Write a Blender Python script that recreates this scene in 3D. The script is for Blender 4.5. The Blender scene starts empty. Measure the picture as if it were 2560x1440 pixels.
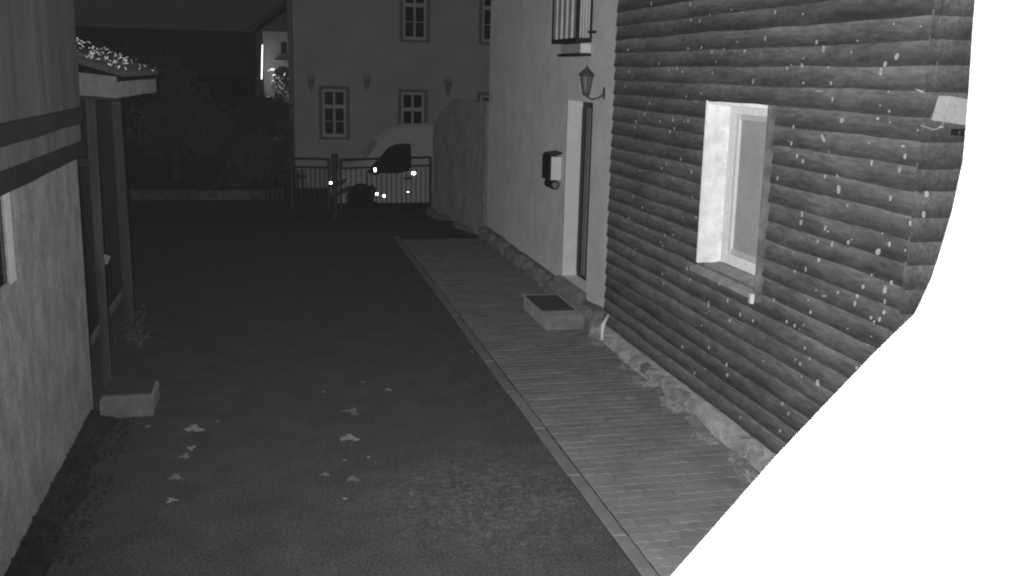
import bpy, bmesh, math, random
from mathutils import Vector, Matrix, noise
random.seed(11)
rnd = random.uniform
scene = bpy.context.scene
COL = scene.collection

# ------------------------------------------------------------------ camera
F, CAM = 2496.0, Vector((0, 0, 2.9))
PITCH, ROLL, YAW = 0.21099589, -0.0243527, 0.23749713
_f = Vector((math.sin(YAW)*math.cos(PITCH), math.cos(YAW)*math.cos(PITCH), -math.sin(PITCH)))
_r0 = Vector((math.cos(YAW), -math.sin(YAW), 0)); _d0 = _f.cross(_r0)
_r = math.cos(ROLL)*_r0 + math.sin(ROLL)*_d0
_d = -math.sin(ROLL)*_r0 + math.cos(ROLL)*_d0
cd = bpy.data.cameras.new('camera'); cam = bpy.data.objects.new('camera', cd); COL.objects.link(cam)
cam.matrix_world = Matrix(((_r.x, -_d.x, -_f.x, CAM.x), (_r.y, -_d.y, -_f.y, CAM.y), (_r.z, -_d.z, -_f.z, CAM.z), (0, 0, 0, 1)))
cd.sensor_width = 36; cd.lens = F/2560*36; cd.clip_start = 0.02; cd.clip_end = 600
cd.dof.use_dof = True; cd.dof.focus_distance = 13; cd.dof.aperture_fstop = 9   # the casing beside the lens is out of focus
scene.camera = cam

# ------------------------------------------------------------------ night sky, infra-red lamp of the camera, exposure
w = bpy.data.worlds.new('World'); scene.world = w; w.use_nodes = True
nt = w.node_tree; bg = nt.nodes['Background']
sky = nt.nodes.new('ShaderNodeTexSky'); sky.sky_type = 'NISHITA'; sky.sun_disc = False
sky.sun_elevation = math.radians(8); sky.sun_rotation = math.radians(200)
bw = nt.nodes.new('ShaderNodeRGBToBW'); nt.links.new(sky.outputs[0], bw.inputs[0])
cl = nt.nodes.new('ShaderNodeClamp'); cl.inputs[1].default_value = 0; cl.inputs[2].default_value = 1.0
nt.links.new(bw.outputs[0], cl.inputs[0]); nt.links.new(cl.outputs[0], bg.inputs[0])
bg.inputs[1].default_value = 0.010
ld = bpy.data.lights.new('infrared_illuminator', 'SPOT'); lamp = bpy.data.objects.new('infrared_illuminator', ld); COL.objects.link(lamp)
ld.energy = 2150; ld.spot_size = math.radians(100); ld.spot_blend = 1.0; ld.shadow_soft_size = 0.03
lamp.location = CAM + _r*-0.07 + _d*-0.05 + _f*0.01
lamp.rotation_euler = (_f + _r*0.15 - _d*0.10).to_track_quat('-Z', 'Y').to_euler()
vs = scene.view_settings; vs.view_transform = 'Standard'; vs.look = 'None'; vs.exposure = 0; vs.gamma = 1; vs.use_curve_mapping = False
scene.render.engine = 'CYCLES'
scene.cycles.filter_width = 2.0
LIFT_DENSITY = 0.8e-4

# ------------------------------------------------------------------ helpers
def ray(x, y): return _r*((x-1280)/F) + _d*((y-720)/F) + _f
def gnd(x, y, z=0.0): d = ray(x, y); return CAM + d*((z-CAM.z)/d.z)
def onx(x, y, X): d = ray(x, y); return CAM + d*(X/d.x)
def ony(x, y, Y): d = ray(x, y); return CAM + d*(Y/d.y)

def mat(name, g, rough=.85, var=.2, scale=5, bump=.25, bscale=45, rn=0, metal=0, stretch=(1, 1, 1), spec=.3, fine=.12, dr=1.0):
    m = bpy.data.materials.new(name); m.use_nodes = True
    t = m.node_tree; N = t.nodes; L = t.links; b = N['Principled BSDF']
    geo = N.new('ShaderNodeNewGeometry'); mp = N.new('ShaderNodeMapping'); mp.inputs['Scale'].default_value = stretch
    L.new(geo.outputs['Position'], mp.inputs[0])
    def nz(sc, det, lo, hi):
        n = N.new('ShaderNodeTexNoise'); n.inputs['Scale'].default_value = sc; n.inputs['Detail'].default_value = det; n.inputs['Roughness'].default_value = .6
        L.new(mp.outputs[0], n.inputs[0]); r = N.new('ShaderNodeMapRange'); r.inputs[1].default_value = .3; r.inputs[2].default_value = .7
        r.inputs[3].default_value = lo; r.inputs[4].default_value = hi; L.new(n.outputs[0], r.inputs[0]); return r.outputs[0]
    def mul(a, c):
        x = N.new('ShaderNodeMath'); x.operation = 'MULTIPLY'
        for k, v in enumerate((a, c)):
            if isinstance(v, (int, float)): x.inputs[k].default_value = v
            else: L.new(v, x.inputs[k])
        return x.outputs[0]
    v = mul(nz(scale, 4, 1-var, 1+var), g)
    if fine: v = mul(v, nz(bscale, 3, 1-fine, 1+fine))
    if rn:
        oi = N.new('ShaderNodeObjectInfo'); r = N.new('ShaderNodeMapRange'); r.inputs[3].default_value = 1-rn; r.inputs[4].default_value = 1+rn
        L.new(oi.outputs['Random'], r.inputs[0]); v = mul(v, r.outputs[0])
    L.new(v, b.inputs['Base Color'])
    b.inputs['Roughness'].default_value = rough; b.inputs['Metallic'].default_value = metal
    b.inputs['Specular IOR Level'].default_value = spec
    b.inputs['Diffuse Roughness'].default_value = dr if rough > .6 else 0
    if bump:
        n = N.new('ShaderNodeTexNoise'); n.inputs['Scale'].default_value = bscale; n.inputs['Detail'].default_value = 5
        L.new(mp.outputs[0], n.inputs[0]); bp = N.new('ShaderNodeBump'); bp.inputs['Strength'].default_value = bump; bp.inputs['Distance'].default_value = .02
        L.new(n.outputs[0], bp.inputs['Height']); L.new(bp.outputs[0], b.inputs['Normal'])
    m['v'] = 0
    return m, t, b, v, mul, nz

def M_(*a, **k): return mat(*a, **k)[0]

class B:
    """collects shapes in world coordinates; build() links ONE mesh object"""
    def __init__(s): s.v = []; s.f = []
    def add(s, vs, fs):
        o = len(s.v); s.v += [Vector(p) for p in vs]; s.f += [tuple(i+o for i in q) for q in fs]; return s
    def box(s, x0, x1, y0, y1, z0, z1, bev=0.0, jit=0.0, Rm=None, c=None):
        bm = bmesh.new(); bmesh.ops.create_cube(bm, size=1)
        for q in bm.verts: q.co = Vector(((x0+x1)/2+q.co.x*(x1-x0), (y0+y1)/2+q.co.y*(y1-y0), (z0+z1)/2+q.co.z*(z1-z0)))
        if jit:
            for q in bm.verts: q.co += Vector((rnd(-jit, jit), rnd(-jit, jit), rnd(-jit, jit)))
        if bev: bmesh.ops.bevel(bm, geom=bm.edges[:], offset=bev, segments=1, affect='EDGES')
        if Rm is not None:
            c = Vector(c)
            for q in bm.verts: q.co = c + Rm @ (q.co-c)
        bm.verts.index_update()
        s.add([q.co.copy() for q in bm.verts], [[q.index for q in f.verts] for f in bm.faces]); bm.free(); return s
    def bar(s, a, b, wx, wy=None, n=4, up=None):
        """n-sided bar from a to b"""
        a = Vector(a); b = Vector(b); wy = wy or wx; d = (b-a).normalized(); u = Vector(up) if up else (Vector((0, 0, 1)) if abs(d.z) < .9 else Vector((1, 0, 0)))
        p = d.cross(u).normalized(); q = p.cross(d)
        ring = []
        for e in (a, b):
            for k in range(n):
                t = 2*math.pi*(k+.5)/n; kx = 1/math.cos(math.pi/n) if n == 4 else 1
                ring.append(e + p*(math.cos(t)*wx/2*kx) + q*(math.sin(t)*wy/2*kx))
        return s.add(ring, [(k, (k+1) % n, n+(k+1) % n, n+k) for k in range(n)] + [tuple(range(n))[::-1], tuple(range(n, 2*n))])
    def tube(s, pts, r, n=8):
        pts = [Vector(p) for p in pts]; rs = r if isinstance(r, (list, tuple)) else [r]*len(pts); V = []
        pr = None
        for i, p in enumerate(pts):
            d = (pts[min(i+1, len(pts)-1)] - pts[max(i-1, 0)]).normalized()
            if pr is None: pr = d.orthogonal().normalized()
            pr = (pr - d*pr.dot(d)).normalized(); q = d.cross(pr)
            V += [p + (pr*math.cos(2*math.pi*k/n) + q*math.sin(2*math.pi*k/n))*rs[i] for k in range(n)]
        fs = [(i*n+k, i*n+(k+1) % n, (i+1)*n+(k+1) % n, (i+1)*n+k) for i in range(len(pts)-1) for k in range(n)]
        return s.add(V, fs + [tuple(range(n))[::-1], tuple(range((len(pts)-1)*n, len(pts)*n))])
    def lathe(s, c, prof, n=12, axis='Z'):
        c = Vector(c); V = []
        for r, h in prof:
            for k in range(n):
                t = 2*math.pi*(k+.5)/n; p = Vector((r*math.cos(t), r*math.sin(t), h))
                if axis == 'Y': p = Vector((p.x, p.z, p.y))
                if axis == 'X': p = Vector((p.z, p.y, p.x))
                V.append(c+p)
        m = len(prof)
        return s.add(V, [(i*n+k, i*n+(k+1) % n, (i+1)*n+(k+1) % n, (i+1)*n+k) for i in range(m-1) for k in range(n)] + [tuple(range(n))[::-1], tuple(range((m-1)*n, m*n))])
    def prism(s, poly, off):
        """polygon (world points) extruded by vector off"""
        off = Vector(off); n = len(poly); P = [Vector(p) for p in poly]
        return s.add(P+[p+off for p in P], [tuple(range(n))[::-1], tuple(range(n, 2*n))] + [(k, (k+1) % n, n+(k+1) % n, n+k) for k in range(n)])
    def leaf(s, c, r, nrm=None, el=1.5):
        c = Vector(c); nrm = nrm or Vector((rnd(-1, 1), rnd(-1, 1), rnd(-1, 1)))
        if nrm.length < .01: nrm = Vector((0, 0, 1))
        nrm = nrm.normalized(); a = nrm.orthogonal().normalized(); a.rotate(Matrix.Rotation(rnd(0, 6.28), 3, nrm)); b = nrm.cross(a)
        return s.add([c-a*r*el, c+b*r*.6+nrm*r*.15, c+a*r*el, c-b*r*.6+nrm*r*.15], [(0, 1, 2), (0, 2, 3)])
    def build(s, name, m, parent=None, smooth=False, loc=None):
        o = s.obj(name, m, Vector(loc) if loc is not None else (Vector(parent['org']) if parent is not None and 'org' in parent else Vector()), smooth)
        if loc is not None: o.location = loc
        if parent is not None:
            o.parent = parent
            if loc is not None: o.location = Vector(loc)-Vector(parent['org'])
            o['org'] = tuple(loc) if loc is not None else parent['org']
        else: o['org'] = tuple(loc) if loc is not None else (0, 0, 0)
        return o
    def obj(s, name, m, org, smooth):
        me = bpy.data.meshes.new(name); me.from_pydata([v-org for v in s.v], [], s.f); me.update()
        bm = bmesh.new(); bm.from_mesh(me); bmesh.ops.recalc_face_normals(bm, faces=bm.faces); bm.to_mesh(me); bm.free()
        me.materials.append(m)
        if smooth:
            for p in me.polygons: p.use_smooth = True
        o = bpy.data.objects.new(name, me); COL.objects.link(o); return o

def thing(name, loc, label, cat, group=None):
    o = bpy.data.objects.new(name, None); COL.objects.link(o); o.location = loc; o['org'] = tuple(loc); o.empty_display_size = .2
    return tag(o, label, cat, group)
def tag(o, label, cat, group=None):
    o['label'] = label; o['category'] = cat
    if group: o['group'] = group
    return o
def struct(o): o['kind'] = 'structure'; return o
def stuff(o): o['kind'] = 'stuff'; return o

# ------------------------------------------------------------------ materials (the photograph is monochrome infra-red)
m_plaster = M_('white_plaster', .70, dr=.45, var=.12, scale=2.2, bump=.35, bscale=70, fine=.10)
m_plaster_far = M_('far_plaster', .52, var=.10, scale=1.2, bump=.2, bscale=30, fine=.05)
m_plaster_left = M_('old_streaked_plaster', .33, var=.26, scale=4.5, bump=1.0, bscale=60, stretch=(1, 1, .7), fine=.22)
m_beam = M_('dark_timber', .022, var=.4, scale=6, bump=.5, bscale=40, stretch=(1, .3, 1), rn=.2)
m_plank = M_('weathered_plank', .095, var=.25, scale=5, bump=.4, bscale=30, stretch=(1, 1, .15), rn=.16)
m_darkplank = M_('dark_plank', .03, var=.35, scale=5, bump=.4, bscale=30, stretch=(1, 1, .15), rn=.3)
m_white = M_('white_paint', .86, rough=.5, var=.06, scale=6, bump=.05, bscale=60, fine=.04)
m_reveal = M_('whitewashed_reveal', .93, rough=.7, var=.13, scale=9, bump=.25, bscale=50, fine=.06)
m_fascia = M_('pale_fascia', .21, var=.18, scale=6, bump=.2, bscale=40, rn=.1)
m_paver = M_('concrete_paver', .285, dr=.15, var=.16, scale=2.6, bump=.5, bscale=120, rn=.09, fine=.16)
m_kerb = M_('kerb_concrete', .25, dr=.15, var=.16, scale=4, bump=.5, bscale=110, rn=.06, fine=.14)
m_joint = M_('joint_sand', .045, var=.3, scale=8, bump=.5, bscale=90)
m_stone = M_('plinth_stone', .25, var=.4, scale=9, bump=.8, bscale=40, rn=.45, fine=.2)
m_stone_d = M_('dark_plinth_stone', .17, var=.35, scale=9, bump=.8, bscale=40, rn=.3, fine=.2)
m_mortar = M_('pale_mortar', .31, var=.35, scale=7, bump=.9, bscale=35)
m_gwall = M_('dark_rough_render', .32, dr=.6, var=.2, scale=3, bump=.6, bscale=30, rn=.15)
m_metal_d = M_('dark_metal', .02, rough=.5, var=.2, bump=.05, spec=.25)
m_metal_g = M_('grey_metal', .22, rough=.45, var=.15, bump=.05, spec=.4)
m_step = M_('concrete_step', .26, var=.2, scale=7, bump=.5, bscale=70)
m_mat = M_('dark_doormat', .07, var=.2, scale=20, bump=.7, bscale=200)
m_glass = M_('dark_glass', .015, rough=.12, var=.05, bump=0, spec=.15, fine=0)
m_blind = M_('grey_blind', .33, rough=.7, var=.12, scale=3, bump=.05)
m_van = M_('silver_van_paint', .50, rough=.62, var=.03, bump=0, spec=.4, fine=0)
m_tyre = M_('tyre_rubber', .012, rough=.8, var=.2, bump=.2)
m_refl = M_('prism_reflector', .9, rough=.22, var=0.02, bump=0, metal=1, fine=0)
m_fleck = M_('bare_wood_fleck', .34, var=.3, scale=15, bump=.2)
m_litter = M_('pale_dry_leaf', .15, var=.35, scale=20, bump=.2, rn=.3)
m_ivy = M_('pale_leaf', .9, rough=.6, var=.35, scale=12, bump=0)
m_leaf = M_('tree_leaf', .09, rough=.7, var=.4, scale=1.5, bump=0)
m_bush = M_('shrub_leaf', .35, rough=.7, var=.4, scale=3, bump=0)
m_bark = M_('bark', .10, var=.3, bump=.8, bscale=20)
m_grass = M_('dry_grass', .36, var=.35, scale=8, bump=0)
m_moss = M_('damp_weed', .03, var=.5, scale=10, bump=0)
m_weed = M_('dim_weed', .06, var=.5, scale=6, bump=0)
m_roof = M_('roof_tile', .08, var=.3, scale=5, bump=.5, bscale=12)
m_soil = M_('damp_soil', .026, var=.5, scale=7, bump=1, bscale=35)
m_hood = M_('white_casing', .16, rough=.5, var=.02, bump=0, fine=0)

# siding: sawn face, toned darker towards the waney lower edge of each board
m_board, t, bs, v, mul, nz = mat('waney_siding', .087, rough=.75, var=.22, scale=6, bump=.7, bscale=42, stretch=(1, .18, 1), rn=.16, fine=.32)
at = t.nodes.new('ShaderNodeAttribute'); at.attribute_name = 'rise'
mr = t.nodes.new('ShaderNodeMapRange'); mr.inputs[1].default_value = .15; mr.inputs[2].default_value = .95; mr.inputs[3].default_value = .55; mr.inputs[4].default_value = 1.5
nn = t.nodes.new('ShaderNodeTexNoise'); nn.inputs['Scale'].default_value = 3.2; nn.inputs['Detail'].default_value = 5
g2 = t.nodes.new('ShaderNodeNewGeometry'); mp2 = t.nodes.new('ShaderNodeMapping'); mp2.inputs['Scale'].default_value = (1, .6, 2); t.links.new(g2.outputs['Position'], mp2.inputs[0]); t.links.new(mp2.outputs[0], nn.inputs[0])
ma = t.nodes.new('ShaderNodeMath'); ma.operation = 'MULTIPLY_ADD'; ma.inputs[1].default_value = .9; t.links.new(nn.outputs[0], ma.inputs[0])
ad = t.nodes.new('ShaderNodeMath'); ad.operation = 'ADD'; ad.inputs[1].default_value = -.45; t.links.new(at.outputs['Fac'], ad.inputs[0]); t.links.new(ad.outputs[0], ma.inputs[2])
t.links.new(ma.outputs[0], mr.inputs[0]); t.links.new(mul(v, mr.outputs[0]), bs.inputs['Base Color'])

# asphalt: dark with worn paler patch and fine aggregate
m_asph, t, bs, v, mul, nz = mat('asphalt', .058, rough=.9, var=.18, scale=3, bump=.9, bscale=55, fine=.55)
geo = t.nodes.new('ShaderNodeNewGeometry')
pc = gnd(1250, 1235)
vm = t.nodes.new('ShaderNodeVectorMath'); vm.operation = 'DISTANCE'; vm.inputs[1].default_value = pc; t.links.new(geo.outputs['Position'], vm.inputs[0])
r1 = t.nodes.new('ShaderNodeMapRange'); r1.inputs[1].default_value = .1; r1.inputs[2].default_value = 1.2; r1.inputs[3].default_value = 1; r1.inputs[4].default_value = 0; t.links.new(vm.outputs['Value'], r1.inputs[0])
n3 = t.nodes.new('ShaderNodeTexNoise'); n3.inputs['Scale'].default_value = 16; n3.inputs['Detail'].default_value = 6; n3.inputs['Roughness'].default_value = .75; t.links.new(geo.outputs['Position'], n3.inputs[0])
r2 = t.nodes.new('ShaderNodeMapRange'); r2.inputs[1].default_value = .45; r2.inputs[2].default_value = .7; t.links.new(n3.outputs[0], r2.inputs[0])
q = mul(r1.outputs[0], r2.outputs[0])
ma = t.nodes.new('ShaderNodeMath'); ma.operation = 'MULTIPLY_ADD'; ma.inputs[1].default_value = 1.7; ma.inputs[2].default_value = 1; t.links.new(q, ma.inputs[0])
t.links.new(mul(v, ma.outputs[0]), bs.inputs['Base Color'])

# ------------------------------------------------------------------ ground: one sheet, falling gently beyond the gate
def gz(y): return 0 if y < 19.5 else (-.18*(y-19.5)/2.5 if y < 22 else -.18)
b = B(); ys = [-20, -5, 5, 12, 19.5, 22, 30, 60, 120]; xs = [-100, -20, -5, 0, 5, 20, 100]
b.add([(x, y, gz(y)) for y in ys for x in xs], [(j*7+i, j*7+i+1, (j+1)*7+i+1, (j+1)*7+i) for j in range(len(ys)-1) for i in range(6)])
struct(b.build('ground', m_asph))

# paved path along the right-hand house: bed, kerb, pavers
PX0, PX1, PY0, PY1 = 2.06, 3.60, 3.6, 17.3
bed = struct(B().box(PX0, PX1, PY0, PY1, -.05, .0165).build('path_bed', m_joint, loc=(PX0, PY0, 0)))
kerb = B().box(0, .095, 0, .99, 0, .022, bev=.006)
km = kerb.build('kerb_stone', m_kerb); km.parent = bed; km.location = (0, 0, .003)
y = PY0; first = True
while y < PY1-.5:
    o = km if first else km.copy()
    if not first: COL.objects.link(o); o.parent = bed
    o.location = (rnd(-.004, .004), y-PY0, .003+rnd(-.002, .002)); first = False; y += 1.0
def zig(t): return .011*(1 if (round(t/.055) % 2) else -1)
pp = []
g_ = .0030
for k in range(5): pp.append((k*.055 if 0 < k < 4 else (g_ if k == 0 else .22-g_), zig(k*.055)+g_))
for k in range(4, -1, -1): pp.append((k*.055 if 0 < k < 4 else (g_ if k == 0 else .22-g_), .11+zig(k*.055)-g_))
def paver_into(bb, x, y, z, x1, xl=-9):
    P = [(max(xl, min(x+a, x1)), y+c) for a, c in pp if x+a > xl-.001]; n = len(P); cx = sum(p[0] for p in P)/n; cy = sum(p[1] for p in P)/n
    inn = [(cx+(p[0]-cx)*.975, cy+(p[1]-cy)*.96) for p in P]
    bb.add([(p[0], p[1], z-.02) for p in P] + [(p[0], p[1], z-.0012) for p in P] + [(p[0], p[1], z) for p in inn],
           [tuple(range(2*n, 3*n))] + [(l*n+k, l*n+(k+1) % n, (l+1)*n+(k+1) % n, (l+1)*n+k) for l in (0, 1) for k in range(n)])
spots = []
r = 0; y = PY0+.01
while y < PY1-.15:
    x = PX0+.108-(.11 if r % 2 else 0)
    while x < PX1-.06:
        spots.append((x, y))
        x += .22
    r += 1; y += .11
def inframe(x, y):
    p = Vector((x, y, 0))-CAM; c = p.dot(_f); u = p.dot(_r)/c*F+1280; vv = p.dot(_d)/c*F+720
    return c > 0 and vv < 1440 and u < 1690+(1440-vv)*.9
vis = sorted([s for s in spots if s[0] > PX0+.104 and inframe(s[0]+.11, s[1]+.05)], key=lambda s: s[1])
b = B(); paver_into(b, 0, 0, 0, 9); proto = b.build('paver', m_paver)
near = set(vis[:300])
proto.parent = bed
for i, (x, y) in enumerate(vis[:300]):
    o = proto if i == 0 else proto.copy()
    if i: COL.objects.link(o); o.parent = bed
    o.location = (x-PX0, y-PY0, .022+rnd(-.0015, .0015)); o.rotation_euler = (rnd(-.008, .008), rnd(-.008, .008), 0)
b = B()
for x, y in spots:
    if (x, y) not in near: paver_into(b, x, y, 0.022+rnd(-.0015, .0015), PX1, PX0+.106)
stuff(b.build('far_pavers', m_paver, parent=bed))

# ------------------------------------------------------------------ timber-clad house on the right
XS, YC, YE = 3.65, 5.05, 10.50
WY0, WY1, WZ0, WZ1 = 6.905, 8.06, 1.315, 2.72
TOP = 4.7
house = thing('timber_clad_house', (XS, YC, 0), 'house wall clad in dark overlapping horizontal waney boards flecked with pale spots', 'house')
b = B(); x0, x1 = XS+.012, 7.5
b.box(x0, x0+.34, YC+.03, WY0, .10, TOP); b.box(x0, x0+.34, WY1, YE, .10, TOP)
b.box(x0, x0+.34, WY0, WY1, .10, WZ0-.03); b.box(x0, x0+.34, WY0, WY1, WZ1, TOP)
b.box(x0+.34, x1, YC+.03, YC+.33, .10, TOP); b.box(x1-.3, x1, YC+.33, YE, .10, TOP); b.box(x0+.34, x1-.3, YE-.3, YE, .10, TOP)
b.build('wall', m_beam, house)
b = B(); b.prism([(XS-.35, YC-.3, TOP), (5.6, YC-.3, TOP+1.6), (7.8, YC-.3, TOP), (7.8, YC-.3, TOP+.14), (5.6, YC-.3, TOP+1.76), (XS-.35, YC-.3, TOP+.14)], (0, YE-YC+.3, 0))
b.build('roof', m_roof, house)
PITCHB, ZB0 = .1425, .150
PROF = [(0, .004), (.0, .023), (.03, .027), (.5, .019), (1.0, .010), (1.16, .007), (1.16, .0)]   # rise (fraction of pitch), depth
def depth_at(fr):
    for (a, da), (c, dc) in zip(PROF[1:], PROF[2:]):
        if a <= fr <= c: return da+(dc-da)*(fr-a)/max(c-a, 1e-6)
    return .02
def board(y0, y1, row, end=False):
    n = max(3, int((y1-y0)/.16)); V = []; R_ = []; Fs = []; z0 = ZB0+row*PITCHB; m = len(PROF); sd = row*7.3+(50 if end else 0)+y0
    for i in range(n+1):
        yy = y0+(y1-y0)*i/n
        wv = noise.noise(Vector((yy*1.3, sd, 0)))*.013 + noise.noise(Vector((yy*5, sd, 3)))*.006
        dv = noise.noise(Vector((yy*2, sd, 9)))*.004
        for fr, dp in PROF:
            z = z0+fr*PITCHB + wv*max(0, 1-fr*1.6)
            dpp = dp + (dv if fr < .8 and dp > .015 else 0)
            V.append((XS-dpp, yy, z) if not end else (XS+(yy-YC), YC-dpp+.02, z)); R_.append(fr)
    for i in range(n):
        for k in range(m): Fs.append((i*m+k, i*m+(k+1) % m, (i+1)*m+(k+1) % m, (i+1)*m+k))
    Fs += [tuple(range(m)), tuple(range(n*m, (n+1)*m))]
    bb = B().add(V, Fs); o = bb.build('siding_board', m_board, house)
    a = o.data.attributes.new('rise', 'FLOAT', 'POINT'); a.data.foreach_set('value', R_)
    for p in o.data.polygons: p.use_smooth = len(p.vertices) == 4
    o.data.set_sharp_from_angle(angle=math.radians(35))
row = 0; z = ZB0
while z < TOP-.1:
    lo, hi = z, z+PITCHB
    if hi > WZ0+.03 and lo < WZ1-.02:
        segs = [(YC+.0, WY0-.066), (WY1+.012, YE+.02)]
    else:
        segs = [(YC+.0, YE+.02)]
        j = {21: 8.45, 24: 7.2, 3: 8.9, 18: 9.6, 26: 9.4, 6: 7.1}.get(row)
        if j: segs = [(YC+.0, j-.003), (j+.003, YE+.02)]
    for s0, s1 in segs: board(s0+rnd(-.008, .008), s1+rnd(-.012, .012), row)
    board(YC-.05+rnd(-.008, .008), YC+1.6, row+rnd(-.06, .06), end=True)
    row += 1; z += PITCHB
# pale flecks on the boards (positions read from the photograph, put on the wall they lie on)
fa = [(310,22),(537,25),(1045,72),(595,128),(540,120),(990,232),(170,300),(530,290),(612,288),(665,310),(862,305),(1302,252),(1335,290),(1780,340),(1715,385),(1678,432),(1115,410),(1215,395),(455,412),(408,420),(490,430),(672,440),(172,430),(920,490),(1388,500),(1392,595),(150,520),(570,605),(295,620),(265,685),(1448,722),(1660,712),(360,730),(435,720),(525,725),(205,765),(448,770),(415,790),(218,730),(1150,860),(1178,935),(1217,968),(485,955),(1790,1018),(1622,975),(1830,940),(235,1025),(545,1030),(435,1070),(1065,1070),(1342,1060),(1428,1055),(1430,1140),(1740,1190),(1948,1165),(1942,1285),(1205,1285),(1205,1335),(1858,1340),(1350,1370),(570,1305),(255,1245),(175,1310),(390,1410),(440,1410),(1165,760),(370,1010),(395,985)]
fb = [(1300,105),(1385,125),(1492,112),(1670,167),(1732,120),(1305,215),(1160,278),(1235,270),(1830,315),(1752,350),(1705,395),(1578,378),(1712,465),(1422,412),(1535,432),(1527,478),(1700,530),(1628,562),(1678,572),(1045,458),(1122,585),(1170,610),(775,580),(918,580),(842,545),(760,460),(645,490),(655,470),(535,330),(520,268),(378,355),(375,300),(495,738),(653,742),(568,895),(762,845),(762,908),(625,865),(1228,745),(1200,840),(1250,808),(1535,862),(1307,955),(1088,1080),(1127,1138),(1080,1240),(840,1162),(1265,530),(630,310),(715,360)]
big = {(1780,340), (1448,722), (1430,1140), (1670,167), (1307,955), (1705,395), (1678,432), (1205,1335), (1335,290), (1948,1165)}
b = B()
def fleck(u, vv, wd, ht, tilt=0):
    p = onx(u, vv, XS-.025); fr = ((p.z-ZB0)/PITCHB) % 1
    x = XS-depth_at(fr)-.007
    n = 7; ring = []
    for k in range(n):
        t_ = 2*math.pi*k/n; rr = rnd(.75, 1.15); a, c = math.cos(t_)*wd*rr, math.sin(t_)*ht*rr
        ring.append(Vector((x, p.y+a*math.cos(tilt)-c*math.sin(tilt), p.z+c*math.cos(tilt)+a*math.sin(tilt))))
    b.add(ring+[q+Vector((.012, 0, 0)) for q in ring]+[Vector((x-.003, p.y, p.z))], [(k, (k+1) % n, 2*n) for k in range(n)]+[(k, (k+1) % n, n+(k+1) % n, n+k) for k in range(n)])
for o_, l in ((0, fa), (560, fb)):
    for u, vv in l:
        k = 2.0 if (u, vv) in big else 1.25
        fleck(1500+u/2.4, o_+vv/2.4, rnd(.006, .010)*k, rnd(.009, .016)*k, rnd(-.3, .3))
for u, vv, wd, ht, tl in ((2055, 345, .045, .010, .75), (2045, 228, .05, .006, 0), (2303, 228, .05, .006, .2), (2255, 365, .02, .006, 0), (2060, 740, .03, .006, -.2), (2350, 318, .02, .005, 0)): fleck(u, vv, wd, ht, tl)
for _ in range(90):
    u, vv = rnd(1560, 2300), rnd(20, 1000)
    if vv > 740+(u-1530)*.55 or (1755 < u < 1950 and 240 < vv < 740): continue
    fleck(u, vv, rnd(.003, .006), rnd(.004, .009), 0)
stuff(b.build('paint_flecks', m_fleck, house))

# window set in the cladding
win = B(); d = .22; xi = XS+.012+d
win.box(XS-.03, xi+.05, WY1-.03, WY1+.002, WZ0, WZ1); win.box(XS-.0, xi+.05, WY0+.001, WY0+.022, WZ0-.03, WZ1)
win.box(XS-.02, xi+.05, WY0+.023, WY1-.031, WZ1-.03, WZ1-.001)
wo = win.build('window', m_reveal, house)
B().box(XS-.046, XS+.011, WY0-.055, WY0+.018, WZ0-.095, WZ1, bev=.004).build('edge_board', M_('grey_edge_board', .17, var=.35, scale=9, bump=.3), wo)
fr = B(); a0, a1, c0, c1 = WY0+.022, WY1-.03, WZ0+.01, WZ1-.03
fr.box(xi-.05, xi+.03, a1-.09, a1, c0, c1, bev=.006); fr.box(xi-.05, xi+.03, a0, a0+.06, c0, c1, bev=.006)
fr.box(xi-.048, xi+.03, a0+.06, a1-.09, c1-.075, c1, bev=.006); fr.box(xi-.048, xi+.03, a0+.06, a1-.09, c0, c0+.085, bev=.006)
m_frame = M_('white_window_paint', .72, rough=.7, var=.06, bump=.05)
fr.build('outer_frame', m_frame, wo)
sa = B(); e0, e1, h0, h1 = a0+.06, a1-.09, c0+.085, c1-.075
sa.box(xi-.03, xi+.02, e1-.055, e1-.003, h0, h1, bev=.008); sa.box(xi-.03, xi+.02, e0, e0+.05, h0, h1, bev=.008)
sa.box(xi-.028, xi+.02, e0+.05, e1-.055, h0, h0+.055, bev=.008); sa.box(xi-.028, xi+.02, e0+.05, e1-.055, h1-.05, h1, bev=.008)
sa.build('sash', m_white, wo)
B().box(xi-.004, xi+.004, e0+.04, e1-.045, h0+.04, h1-.03).build('blind', m_blind, wo)
sl = B(); sl.prism([(XS-.075, WY0+.024, WZ0-.035), (xi-.05, WY0+.024, WZ0+.009), (xi-.05, WY0+.024, WZ0-.03), (XS-.075, WY0+.024, WZ0-.075)], (0, WY1-WY0, 0))
sl.build('sill', M_('sill_stone', .24, var=.25, scale=8, bump=.4), wo)
B().box(XS-.085, XS-.053, WY0-.02, WY0+.02, WZ0-.11, WZ0-.03, bev=.004).build('sill_end', m_white, wo)

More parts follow.
